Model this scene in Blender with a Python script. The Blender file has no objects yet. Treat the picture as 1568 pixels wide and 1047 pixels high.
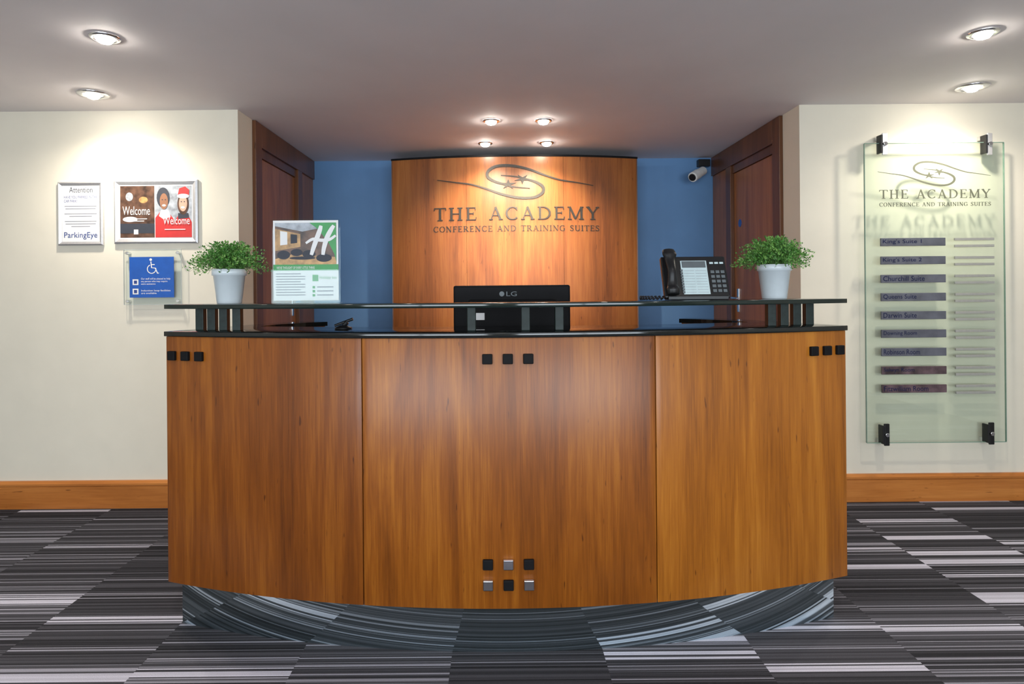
import bpy, math, random
from mathutils import Vector, Matrix
random.seed(7)
SC = bpy.context.scene
COL = SC.collection
TH = 0.0087
F = 958.0
H = 1.30

def wxz(px, py, Y):
    s = F / Y
    dx = px - 763; dy = py - 445
    return (dx - TH*dy)/s, H - (dy + TH*dx)/s

# ------------------------------------------------------------ materials
def new_mat(name):
    m = bpy.data.materials.new(name); m.use_nodes = True
    nt = m.node_tree
    return m, nt, nt.nodes["Principled BSDF"]

def pmat(name, col, rough=0.5, metal=0.0, coat=0.0, noise=0.06, nscale=30, bump=0.0, emit=None, estr=0, spec=None):
    m, nt, b = new_mat(name)
    tc = nt.nodes.new("ShaderNodeTexCoord")
    n = nt.nodes.new("ShaderNodeTexNoise"); n.inputs["Scale"].default_value = nscale
    n.inputs["Detail"].default_value = 4
    nt.links.new(tc.outputs["Object"], n.inputs["Vector"])
    r = nt.nodes.new("ShaderNodeValToRGB")
    r.color_ramp.elements[0].position = 0.3; r.color_ramp.elements[1].position = 0.7
    r.color_ramp.elements[0].color = tuple(max(0, c*(1-noise)) for c in col)+(1,)
    r.color_ramp.elements[1].color = tuple(min(1, c*(1+noise)) for c in col)+(1,)
    nt.links.new(n.outputs["Fac"], r.inputs["Fac"])
    nt.links.new(r.outputs["Color"], b.inputs["Base Color"])
    b.inputs["Roughness"].default_value = rough
    b.inputs["Metallic"].default_value = metal
    b.inputs["Coat Weight"].default_value = coat
    if spec is not None: b.inputs["Specular IOR Level"].default_value = spec
    if bump:
        bp = nt.nodes.new("ShaderNodeBump"); bp.inputs["Strength"].default_value = bump
        bp.inputs["Distance"].default_value = 0.002
        nt.links.new(n.outputs["Fac"], bp.inputs["Height"])
        nt.links.new(bp.outputs["Normal"], b.inputs["Normal"])
    if emit:
        b.inputs["Emission Color"].default_value = emit+(1,)
        b.inputs["Emission Strength"].default_value = estr
    return m

def wood(name, dark, mid, light, axis='Z', rough=0.35, coat=0.3, seed=0.0, sc=1.0):
    m, nt, b = new_mat(name)
    N = nt.nodes; L = nt.links
    tc = N.new("ShaderNodeTexCoord")
    def noise(sx, detail, dist=0.0, stretch=0.05):
        mp = N.new("ShaderNodeMapping")
        v = [sx, sx, sx]
        v['XYZ'.index(axis)] = sx*stretch
        mp.inputs["Scale"].default_value = v
        mp.inputs["Location"].default_value = (seed, seed*1.7, seed*0.6)
        L.new(tc.outputs["Object"], mp.inputs["Vector"])
        n = N.new("ShaderNodeTexNoise"); n.inputs["Scale"].default_value = 1
        n.inputs["Detail"].default_value = detail; n.inputs["Distortion"].default_value = dist
        L.new(mp.outputs["Vector"], n.inputs["Vector"])
        return n.outputs["Fac"]
    a = noise(6*sc, 6, 1.2, 0.11)
    c = noise(60*sc, 5, 0.5, 0.03)
    d = noise(240*sc, 3, 0.0, 0.03)
    def mix(x, y, f):
        mm = N.new("ShaderNodeMix"); mm.data_type = 'FLOAT'; mm.inputs[0].default_value = f
        L.new(x, mm.inputs[2]); L.new(y, mm.inputs[3]); return mm.outputs[0]
    f = mix(mix(a, c, 0.30), d, 0.22)
    r = N.new("ShaderNodeValToRGB")
    e = r.color_ramp.elements
    e[0].position = 0.34; e[0].color = dark+(1,)
    e[1].position = 0.66; e[1].color = light+(1,)
    k = e.new(0.50); k.color = mid+(1,)
    L.new(f, r.inputs["Fac"])
    # small dark pips of cherry figure
    mp = N.new("ShaderNodeMapping"); v = [80, 80, 80]; v['XYZ'.index(axis)] = 14
    mp.inputs["Scale"].default_value = v
    L.new(tc.outputs["Object"], mp.inputs["Vector"])
    vo = N.new("ShaderNodeTexNoise"); vo.inputs["Scale"].default_value = 1; vo.inputs["Detail"].default_value = 1
    L.new(mp.outputs["Vector"], vo.inputs["Vector"])
    r2 = N.new("ShaderNodeValToRGB")
    r2.color_ramp.elements[0].position = 0.20; r2.color_ramp.elements[0].color = (0.45, 0.4, 0.38, 1)
    r2.color_ramp.elements[1].position = 0.27; r2.color_ramp.elements[1].color = (1, 1, 1, 1)
    L.new(vo.outputs["Fac"], r2.inputs["Fac"])
    mu = N.new("ShaderNodeMix"); mu.data_type = 'RGBA'; mu.blend_type = 'MULTIPLY'; mu.inputs[0].default_value = 1
    L.new(r.outputs["Color"], mu.inputs[6]); L.new(r2.outputs["Color"], mu.inputs[7])
    L.new(mu.outputs[2], b.inputs["Base Color"])
    b.inputs["Roughness"].default_value = rough
    b.inputs["Coat Weight"].default_value = coat
    b.inputs["Coat Roughness"].default_value = 0.3
    b.inputs["Specular IOR Level"].default_value = 0.3
    return m

def carpet_mat():
    m, nt, b = new_mat("striped_carpet"); N = nt.nodes; L = nt.links
    tc = N.new("ShaderNodeTexCoord"); sp = N.new("ShaderNodeSeparateXYZ")
    L.new(tc.outputs["Object"], sp.inputs[0])
    def M(op, a, bb=None, c=None):
        n = N.new("ShaderNodeMath"); n.operation = op
        for i, v in enumerate((a, bb, c)):
            if v is None: continue
            if isinstance(v, (int, float)): n.inputs[i].default_value = v
            else: L.new(v, n.inputs[i])
        return n.outputs[0]
    def WN(x, y, z):
        cb = N.new("ShaderNodeCombineXYZ")
        for i, v in enumerate((x, y, z)):
            if isinstance(v, (int, float)): cb.inputs[i].default_value = v
            else: L.new(v, cb.inputs[i])
        w = N.new("ShaderNodeTexWhiteNoise"); w.noise_dimensions = '3D'
        L.new(cb.outputs[0], w.inputs["Vector"]); return w.outputs["Value"]
    X, Y = sp.outputs["X"], sp.outputs["Y"]
    col = M('FLOOR', M('DIVIDE', M('ADD', X, 0.177+5.43), 0.543))
    co = WN(col, 3.3, 1.0)
    Yo = M('ADD', Y, M('MULTIPLY', co, 0.5))
    fine = WN(col, M('FLOOR', M('DIVIDE', Yo, 0.0068)), 9.1)
    med = WN(col, M('FLOOR', M('DIVIDE', Yo, 0.015)), 5.1)
    grp = WN(col, M('FLOOR', M('DIVIDE', Yo, 0.048)), 4.7)
    big = WN(col, M('FLOOR', M('DIVIDE', Yo, 0.27)), 7.7)
    zone = M('GREATER_THAN', M('ADD', M('MULTIPLY', grp, 0.9), M('MULTIPLY', big, 0.25)), 0.88)
    dens = M('ADD', M('MULTIPLY', zone, 0.40), M('ADD', 0.18, M('MULTIPLY', big, 0.14)))           # share of light lines
    line = M('LESS_THAN', M('ADD', M('MULTIPLY', fine, 0.65), M('MULTIPLY', med, 0.35)), dens)
    f2 = WN(col, M('FLOOR', M('DIVIDE', Yo, 0.0068)), 2.9)
    val = M('ADD', M('ADD', 0.013, M('MULTIPLY', big, 0.018)), M('MULTIPLY', M('POWER', f2, 1.5), 0.05))
    lv = M('ADD', M('ADD', 0.12, M('MULTIPLY', f2, 0.17)), M('MULTIPLY', zone, 0.24))
    v = M('ADD', M('MULTIPLY', val, M('SUBTRACT', 1, line)), M('MULTIPLY', lv, line))
    tn = N.new("ShaderNodeTexNoise"); tn.inputs["Scale"].default_value = 400
    L.new(tc.outputs["Object"], tn.inputs["Vector"])
    v = M('MULTIPLY', v, M('ADD', 0.6, M('MULTIPLY', tn.outputs["Fac"], 0.8)))
    cb = N.new("ShaderNodeCombineColor")
    L.new(M('MULTIPLY', v, 0.96), cb.inputs[0]); L.new(M('MULTIPLY', v, 0.96), cb.inputs[1]); L.new(M('MULTIPLY', v, 1.15), cb.inputs[2])
    L.new(cb.outputs[0], b.inputs["Base Color"])
    b.inputs["Roughness"].default_value = 0.95
    b.inputs["Specular IOR Level"].default_value = 0.1
    bp = N.new("ShaderNodeBump"); bp.inputs["Strength"].default_value = 0.4; bp.inputs["Distance"].default_value = 0.002
    L.new(M('ADD', tn.outputs["Fac"], fine), bp.inputs["Height"]); L.new(bp.outputs["Normal"], b.inputs["Normal"])
    return m

def glass_mat(name, tint, gloss=0.08, rough=0.02):
    m = bpy.data.materials.new(name); m.use_nodes = True
    nt = m.node_tree; nt.nodes.remove(nt.nodes["Principled BSDF"])
    out = nt.nodes["Material Output"]
    t = nt.nodes.new("ShaderNodeBsdfTransparent"); t.inputs[0].default_value = tint+(1,)
    g = nt.nodes.new("ShaderNodeBsdfGlossy"); g.inputs["Roughness"].default_value = rough
    g.inputs[0].default_value = (0.9, 1, 0.96, 1)
    mx = nt.nodes.new("ShaderNodeMixShader"); mx.inputs[0].default_value = gloss
    nt.links.new(t.outputs[0], mx.inputs[1]); nt.links.new(g.outputs[0], mx.inputs[2])
    nt.links.new(mx.outputs[0], out.inputs[0])
    return m

MW = pmat("cream_wall_paint", (0.70, 0.655, 0.55), 0.75, noise=0.02, nscale=6, bump=0.1)
MCEIL = pmat("ceiling_paint", (0.80, 0.755, 0.77), 0.8, noise=0.03, nscale=2)
MBLUE = pmat("blue_wall_paint", (0.11, 0.25, 0.48), 0.6, noise=0.05, nscale=3)
MCARPET = carpet_mat()
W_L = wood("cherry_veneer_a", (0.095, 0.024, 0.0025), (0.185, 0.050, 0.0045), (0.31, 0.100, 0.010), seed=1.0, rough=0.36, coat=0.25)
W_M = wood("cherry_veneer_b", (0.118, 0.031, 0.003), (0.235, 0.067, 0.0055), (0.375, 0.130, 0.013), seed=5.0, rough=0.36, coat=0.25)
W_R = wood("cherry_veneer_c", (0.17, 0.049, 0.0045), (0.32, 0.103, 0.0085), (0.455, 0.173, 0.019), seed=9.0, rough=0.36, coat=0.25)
W_BACK = wood("cherry_feature_panel", (0.14, 0.039, 0.008), (0.27, 0.084, 0.018), (0.38, 0.14, 0.034), seed=13.0, rough=0.36)
W_DOOR = wood("dark_cherry_door", (0.16, 0.055, 0.015), (0.28, 0.100, 0.028), (0.40, 0.16, 0.050), seed=17.0)
W_CAS = wood("dark_casing_wood", (0.080, 0.029, 0.011), (0.13, 0.048, 0.018), (0.19, 0.072, 0.027), seed=21.0)
W_BASE = wood("baseboard_wood", (0.32, 0.10, 0.018), (0.46, 0.16, 0.033), (0.58, 0.23, 0.055), axis='X', seed=3.0)
BLACK = pmat("black_granite", (0.008, 0.010, 0.010), 0.08, noise=0.5, nscale=200)
BLKP = pmat("black_plastic", (0.012, 0.012, 0.013), 0.35, noise=0.1, spec=0.3)
BLKM = pmat("matt_black_plastic", (0.007, 0.007, 0.008), 0.6, noise=0.1, spec=0.12)
SHELF = pmat("dark_green_glass", (0.006, 0.014, 0.012), 0.06, noise=0.1)
SHEDGE = pmat("dark_glass_post", (0.010, 0.020, 0.017), 0.35, noise=0.3, nscale=60, spec=0.2)
CHROME = pmat("polished_chrome", (0.75, 0.76, 0.78), 0.15, 1.0, noise=0.02)
MIRROR = pmat("mirror_plinth_steel", (0.66, 0.80, 0.84), 0.03, 1.0, noise=0.02)
ALU = pmat("brushed_aluminium", (0.62, 0.62, 0.64), 0.42, 0.75, noise=0.05, nscale=80)
ARROWM = pmat("arrow_blade_grey", (0.36, 0.36, 0.34), 0.4, 0.3, noise=0.05, nscale=80)
LETTER = pmat("brushed_letter_metal", (0.045, 0.040, 0.036), 0.45, 0.3, noise=0.15, nscale=90, spec=0.25)
PAPER = pmat("white_paper", (0.74, 0.74, 0.74), 0.6, noise=0.01, spec=0.2)
INK = pmat("dark_ink", (0.03, 0.035, 0.05), 0.6)
GREYINK = pmat("grey_ink", (0.25, 0.26, 0.30), 0.6)
NAVY = pmat("navy_ink", (0.02, 0.05, 0.22), 0.5)
BLUESIGN = pmat("blue_sign", (0.012, 0.09, 0.40), 0.3)
GREEN = pmat("print_green", (0.015, 0.26, 0.05), 0.4)
RED = pmat("print_red", (0.55, 0.03, 0.03), 0.5)
BROWN = pmat("print_brown", (0.09, 0.045, 0.028), 0.4, noise=0.7, nscale=25)
TAN = pmat("print_tan", (0.42, 0.24, 0.09), 0.4, noise=0.4, nscale=40)
SKIN1 = pmat("print_skin_dark", (0.28, 0.13, 0.07), 0.5)
SKIN2 = pmat("print_skin_light", (0.60, 0.36, 0.26), 0.5)
PGREY = pmat("print_grey", (0.35, 0.38, 0.42), 0.5, noise=0.4, nscale=30)
POT = pmat("white_enamel_pot", (0.66, 0.73, 0.77), 0.3, coat=0.3, noise=0.02)
SOIL = pmat("potting_soil", (0.04, 0.025, 0.015), 0.9, noise=0.5, nscale=90)
LEAF = pmat("leaf_green", (0.07, 0.22, 0.035), 0.45, noise=0.5, nscale=60)
LEAF2 = pmat("leaf_light_green", (0.18, 0.38, 0.08), 0.45, noise=0.4, nscale=60)
STEM = pmat("stem_green", (0.07, 0.16, 0.03), 0.6)
ACRYL = glass_mat("clear_acrylic", (0.94, 0.965, 0.965), 0.012)
SIGNG = glass_mat("sign_glass", (0.935, 0.968, 0.945), 0.04)
GEDGE = pmat("green_glass_edge", (0.18, 0.28, 0.23), 0.2)
AEDGE = pmat("acrylic_edge", (0.50, 0.54, 0.54), 0.2)
BLADE = pmat("sign_blade_slate", (0.095, 0.10, 0.125), 0.5, 0.0, noise=0.25, nscale=12, spec=0.3)
BLADE2 = pmat("sign_blade_maroon", (0.08, 0.05, 0.06), 0.25, 0.0, noise=0.7, nscale=14)
GOLDINK = pmat("sign_blade_text", (0.004, 0.007, 0.045), 0.5, spec=0.2)
GLOGO = pmat("etched_logo_green", (0.10, 0.105, 0.075), 0.5, 0.0)
WHITEP = pmat("white_plastic", (0.75, 0.75, 0.73), 0.4)
KEYS = pmat("phone_key_grey", (0.10, 0.12, 0.13), 0.4)
PHPAPER = pmat("phone_label_card", (0.50, 0.62, 0.64), 0.4)
LAMP = pmat("lamp_glow", (1, 1, 1), 0.3, emit=(1.0, 0.93, 0.82), estr=150)

# ------------------------------------------------------------ geometry helpers
def empty(name, loc):
    o = bpy.data.objects.new(name, None); o.location = loc; o.empty_display_size = 0.1
    COL.objects.link(o); bpy.context.view_layer.update(); return o

def link(o, parent=None):
    COL.objects.link(o)
    if parent is not None:
        o.parent = parent
        o.matrix_parent_inverse = Matrix.Translation(parent.location).inverted()
    return o

def mesh(name, v, f, mat, parent=None, smooth=False, bevel=0.0, mats=None, fm=None):
    me = bpy.data.meshes.new(name); me.from_pydata([tuple(p) for p in v], [], f)
    me.materials.append(mat)
    if mats:
        for mm in mats: me.materials.append(mm)
    if fm:
        for i, k in enumerate(fm): me.polygons[i].material_index = k
    me.validate(); me.update()
    import bmesh
    bm = bmesh.new(); bm.from_mesh(me); bmesh.ops.recalc_face_normals(bm, faces=bm.faces)
    bm.to_mesh(me); bm.free()
    if smooth:
        for p in me.polygons: p.use_smooth = True
    o = bpy.data.objects.new(name, me); link(o, parent)
    if bevel:
        b = o.modifiers.new("bevel", 'BEVEL'); b.width = bevel; b.segments = 2; b.limit_method = 'ANGLE'
    if smooth == 'split':
        s = o.modifiers.new("split", 'EDGE_SPLIT'); s.split_angle = math.radians(30)
    return o

def box(name, x0, x1, y0, y1, z0, z1, mat, parent=None, bevel=0.0):
    v = [(x0,y0,z0),(x1,y0,z0),(x1,y1,z0),(x0,y1,z0),(x0,y0,z1),(x1,y0,z1),(x1,y1,z1),(x0,y1,z1)]
    f = [(0,3,2,1),(4,5,6,7),(0,1,5,4),(1,2,6,5),(2,3,7,6),(3,0,4,7)]
    return mesh(name, v, f, mat, parent, bevel=bevel)

def multibox(name, boxes, mat, parent=None, bevel=0.0):
    v = []; f = []
    for (x0,x1,y0,y1,z0,z1) in boxes:
        k = len(v)
        v += [(x0,y0,z0),(x1,y0,z0),(x1,y1,z0),(x0,y1,z0),(x0,y0,z1),(x1,y0,z1),(x1,y1,z1),(x0,y1,z1)]
        f += [tuple(i+k for i in q) for q in [(0,3,2,1),(4,5,6,7),(0,1,5,4),(1,2,6,5),(2,3,7,6),(3,0,4,7)]]
    return mesh(name, v, f, mat, parent, bevel=bevel)

def flat(name, pts, y, mat, parent):
    """flat print, plane facing -Y"""
    return mesh(name, [(p[0], y, p[1]) for p in pts], [tuple(range(len(pts)))], mat, parent)

def frect(name, x0, x1, z0, z1, y, mat, parent):
    return flat(name, [(x0,z0),(x1,z0),(x1,z1),(x0,z1)], y, mat, parent)

def fell(name, cx, cz, rx, rz, y, mat, parent, n=20):
    return flat(name, [(cx+rx*math.cos(2*math.pi*i/n), cz+rz*math.sin(2*math.pi*i/n)) for i in range(n)], y, mat, parent)

def lathe(name, prof, cx, cy, mat, parent=None, n=40, smooth=True):
    v = []; f = []
    for (r, z) in prof:
        for i in range(n):
            a = 2*math.pi*i/n; v.append((cx+r*math.cos(a), cy+r*math.sin(a), z))
    for j in range(len(prof)-1):
        for i in range(n):
            f.append((j*n+i, j*n+(i+1)%n, (j+1)*n+(i+1)%n, (j+1)*n+i))
    o = mesh(name, v, f, mat, parent, smooth=smooth)
    return o

def cyl(name, p0, p1, r0, r1, mat, parent=None, n=24):
    p0 = Vector(p0); p1 = Vector(p1); d = (p1-p0).normalized()
    q = d.to_track_quat('Z', 'Y').to_matrix()
    v = []; f = []
    for p, r in ((p0, r0), (p1, r1)):
        for i in range(n):
            a = 2*math.pi*i/n
            v.append(p + q @ Vector((r*math.cos(a), r*math.sin(a), 0)))
    for i in range(n): f.append((i, (i+1)%n, n+(i+1)%n, n+i))
    f.append(tuple(range(n))); f.append(tuple(range(2*n-1, n-1, -1)))
    return mesh(name, v, f, mat, parent, bevel=min(r0, r1)*0.12)

def tube(name, pts, r, mat, parent=None):
    cu = bpy.data.curves.new(name, 'CURVE'); cu.dimensions = '3D'; cu.bevel_depth = r; cu.bevel_resolution = 3
    s = cu.splines.new('POLY'); s.points.add(len(pts)-1)
    for i, p in enumerate(pts): s.points[i].co = tuple(p)+(1,)
    o = bpy.data.objects.new(name+"_c", cu); COL.objects.link(o)
    dg = bpy.context.evaluated_depsgraph_get()
    me = bpy.data.meshes.new_from_object(o.evaluated_get(dg))
    bpy.data.objects.remove(o); me.materials.clear(); me.materials.append(mat)
    for p in me.polygons: p.use_smooth = True
    return link(bpy.data.objects.new(name, me), parent)

def txt(name, s, x0, z0, w, h, y, mat, parent, ext=0.0):
    """text block fitted into the rectangle x0..x0+w, z0..z0+h on plane y"""
    cu = bpy.data.curves.new(name, 'FONT'); cu.body = s; cu.resolution_u = 3
    o = bpy.data.objects.new(name+"_c", cu); COL.objects.link(o)
    dg = bpy.context.evaluated_depsgraph_get()
    me = bpy.data.meshes.new_from_object(o.evaluated_get(dg)); bpy.data.objects.remove(o)
    xs = [v.co.x for v in me.vertices]; ys = [v.co.y for v in me.vertices]
    ax, bx, ay, by = min(xs), max(xs), min(ys), max(ys)
    for v in me.vertices:
        v.co = Vector((x0+(v.co.x-ax)/(bx-ax)*w, y, z0+(v.co.y-ay)/(by-ay)*h))
    me.materials.clear(); me.materials.append(mat)
    return link(bpy.data.objects.new(name, me), parent)

# desk arc
CX, CY, R = 0.028, 6.153, 3.93
AE = math.asin(1.333/R)
def arc(a, r): return (CX + r*math.sin(a), CY - r*math.cos(a))
def sector(name, a0, a1, r0, r1, z0, z1, mat, parent, n=40, bevel=0.0, smooth='split'):
    v = []; f = []
    for i in range(n+1):
        a = a0 + (a1-a0)*i/n
        for r in (r1, r0):
            x, y = arc(a, r); v.append((x, y, z0)); v.append((x, y, z1))
    for i in range(n):
        k = i*4; m = k+4
        f += [(k, m, m+1, k+1), (k+2, k+3, m+3, m+2), (k+1, m+1, m+3, k+3), (k, k+2, m+2, m)]
    f += [(0, 1, 3, 2), (n*4, n*4+2, n*4+3, n*4+1)]
    return mesh(name, v, f, mat, parent, bevel=bevel, smooth=smooth)

# ------------------------------------------------------------ room shell
WY = 3.817; CZ = 2.417; XL, XR, BY = -1.58, 1.845, 5.34
SIDE = 4.6; REAR = -3.2
box("floor", -SIDE, SIDE, REAR, 5.6, -0.06, 0.0, MCARPET)
box("ceiling", -SIDE, SIDE, REAR, 5.6, CZ, CZ+0.08, MCEIL)
box("wall_front_left", -SIDE, XL, WY, 4.04, 0, CZ, MW)
box("wall_front_right", XR, SIDE, WY, 4.04, 0, CZ, MW)
box("wall_alcove_left", XL-0.14, XL-0.045, 4.04, BY, 0, CZ, MW)
box("wall_alcove_right", XR+0.045, XR+0.14, 4.04, BY, 0, CZ, MW)
box("wall_alcove_back", XL-0.14, XR+0.14, BY, BY+0.1, 0, CZ, MBLUE)
box("wall_left", -SIDE-0.1, -SIDE, REAR, 4.04, 0, CZ, MW)
box("wall_right", SIDE, SIDE+0.1, REAR, 4.04, 0, CZ, MW)
# rear wall with glazed openings
multibox("wall_rear", [(-SIDE, -3.4, REAR-0.1, REAR, 0, CZ), (3.4, SIDE, REAR-0.1, REAR, 0, CZ),
                       (-0.3, 0.3, REAR-0.1, REAR, 0, CZ), (-3.4, -0.3, REAR-0.1, REAR, 0, 0.6), (0.3, 3.4, REAR-0.1, REAR, 0, 0.6),
                       (-3.4, -0.3, REAR-0.1, REAR, 2.2, CZ), (0.3, 3.4, REAR-0.1, REAR, 2.2, CZ)], MW)
for i, (a, b) in enumerate(((-3.4, -0.3), (0.3, 3.4))):
    multibox("window_%d" % (i+1), [(a, b, REAR-0.08, REAR-0.02, 0.6, 0.65), (a, b, REAR-0.08, REAR-0.02, 2.15, 2.2),
             (a, a+0.05, REAR-0.08, REAR-0.02, 0.65, 2.15), (b-0.05, b, REAR-0.08, REAR-0.02, 0.65, 2.15),
             ((a+b)/2-0.025, (a+b)/2+0.025, REAR-0.08, REAR-0.02, 0.65, 2.15)], WHITEP)

def baseboard(name, x0, x1):
    prof = [(0, 0), (-0.022, 0), (-0.022, 0.128), (-0.017, 0.134), (-0.026, 0.140), (-0.026, 0.152), (-0.014, 0.166), (0, 0.167)]
    v = [(x, WY+p[0], p[1]) for x in (x0, x1) for p in prof]; n = len(prof)
    f = [(i, (i+1)%n, n+(i+1)%n, n+i) for i in range(n)] + [tuple(range(n)), tuple(range(n, 2*n))]
    mesh(name, v, f, W_BASE)
baseboard("baseboard_left", -SIDE, XL)
baseboard("baseboard_right", XR, SIDE)

# doors in alcove sides
def door(idx, sgn, X):
    # X plane of the visible side wall, sgn=+1: room is towards +x
    def bx(name, d0, d1, y0, y1, z0, z1, mat, par, bevel=0.003):
        a, b = X + sgn*d0, X + sgn*d1
        return box(name, min(a, b), max(a, b), y0, y1, z0, z1, mat, par, bevel)
    t = empty("trim_%d" % idx, (X, 4.6, 1.2))
    bx("near_jamb", -0.045, 0.022, 4.042, 4.15, 0, CZ-0.002, W_CAS, t)
    bx("near_stop", -0.045, 0.006, 4.15, 4.17, 0, 2.2, W_CAS, t)
    bx("head", -0.045, 0.022, 4.15, BY-0.002, 2.26, CZ-0.002, W_CAS, t)
    bx("head_stop", -0.045, 0.006, 4.15, 4.90, 2.20, 2.26, W_CAS, t)
    bx("far_jamb", -0.045, 0.022, 4.90, 5.0, 0, 2.26, W_CAS, t)
    bx("far_panel", -0.045, 0.008, 5.0, BY-0.002, 0, 2.26, W_DOOR, t)
    d = empty("door_%d" % idx, (X, 4.5, 1.1))
    bx("leaf", -0.040, -0.006, 4.172, 4.898, 0.008, 2.198, W_DOOR, d)
    hx = X + sgn*(-0.006)
    # lever handle + plate
    a, b = hx, hx+sgn*0.006
    box("handle_plate", min(a, b), max(a, b), 4.80, 4.84, 1.12, 1.30, CHROME, d, 0.002)
    cyl("handle_spindle", (hx, 4.82, 1.23), (hx+sgn*0.05, 4.82, 1.23), 0.009, 0.009, CHROME, d)
    cyl("handle_lever", (hx+sgn*0.05, 4.83, 1.23), (hx+sgn*0.05, 4.71, 1.225), 0.009, 0.007, CHROME, d)
    return d
door(1, 1, XL); d2 = door(2, -1, XR)
cyl("fire_door_disc", (XR+0.007, 4.78, 1.80), (XR+0.003, 4.78, 1.80), 0.03, 0.03, BLUESIGN, d2)

# ------------------------------------------------------------ curved feature panel
PX0, PX1 = -0.845, 1.12
PC = (PX0+PX1)/2; PR = 3.76; PYM = 4.91
def panel_y(x): return PYM + PR - math.sqrt(PR*PR-(x-PC)**2)
fp = empty("feature_wall_panel", (PC, 5.0, 1.2))
def bent(name, x0, x1, d0, d1, z0, z1, mat, n=24, bevel=0):
    v = []; f = []
    for i in range(n+1):
        x = x0+(x1-x0)*i/n; y = panel_y(x)
        v += [(x, y+d0, z0), (x, y+d0, z1), (x, y+d1, z0), (x, y+d1, z1)]
    for i in range(n):
        k = i*4; m = k+4
        f += [(k, m, m+1, k+1), (k+2, k+3, m+3, m+2), (k+1, m+1, m+3, k+3), (k, k+2, m+2, m)]
    f += [(0, 1, 3, 2), (n*4, n*4+2, n*4+3, n*4+1)]
    return mesh(name, v, f, mat, fp, bevel=bevel, smooth='split')
TP = 2.352
xs = [PX0, PX0+0.60, PX1-0.60, PX1]
for i in range(3):
    bent("veneer_board_%d" % i, xs[i]+0.0008, xs[i+1]-0.0008, 0.0, 0.03, 0.0, TP, W_BACK)
bent("core", PX0+0.01, PX1-0.01, 0.03, 0.12, 0.0, TP-0.01, W_CAS)
bent("top_cap", PX0-0.010, PX1+0.010, -0.008, 0.14, TP, TP+0.014, BLKM)
box("edge_left", PX0-0.008, PX0, panel_y(PX0), BY-0.002, 0, TP, W_CAS, fp)
box("edge_right", PX1, PX1+0.008, panel_y(PX1), BY-0.002, 0, TP, W_CAS, fp)

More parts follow.
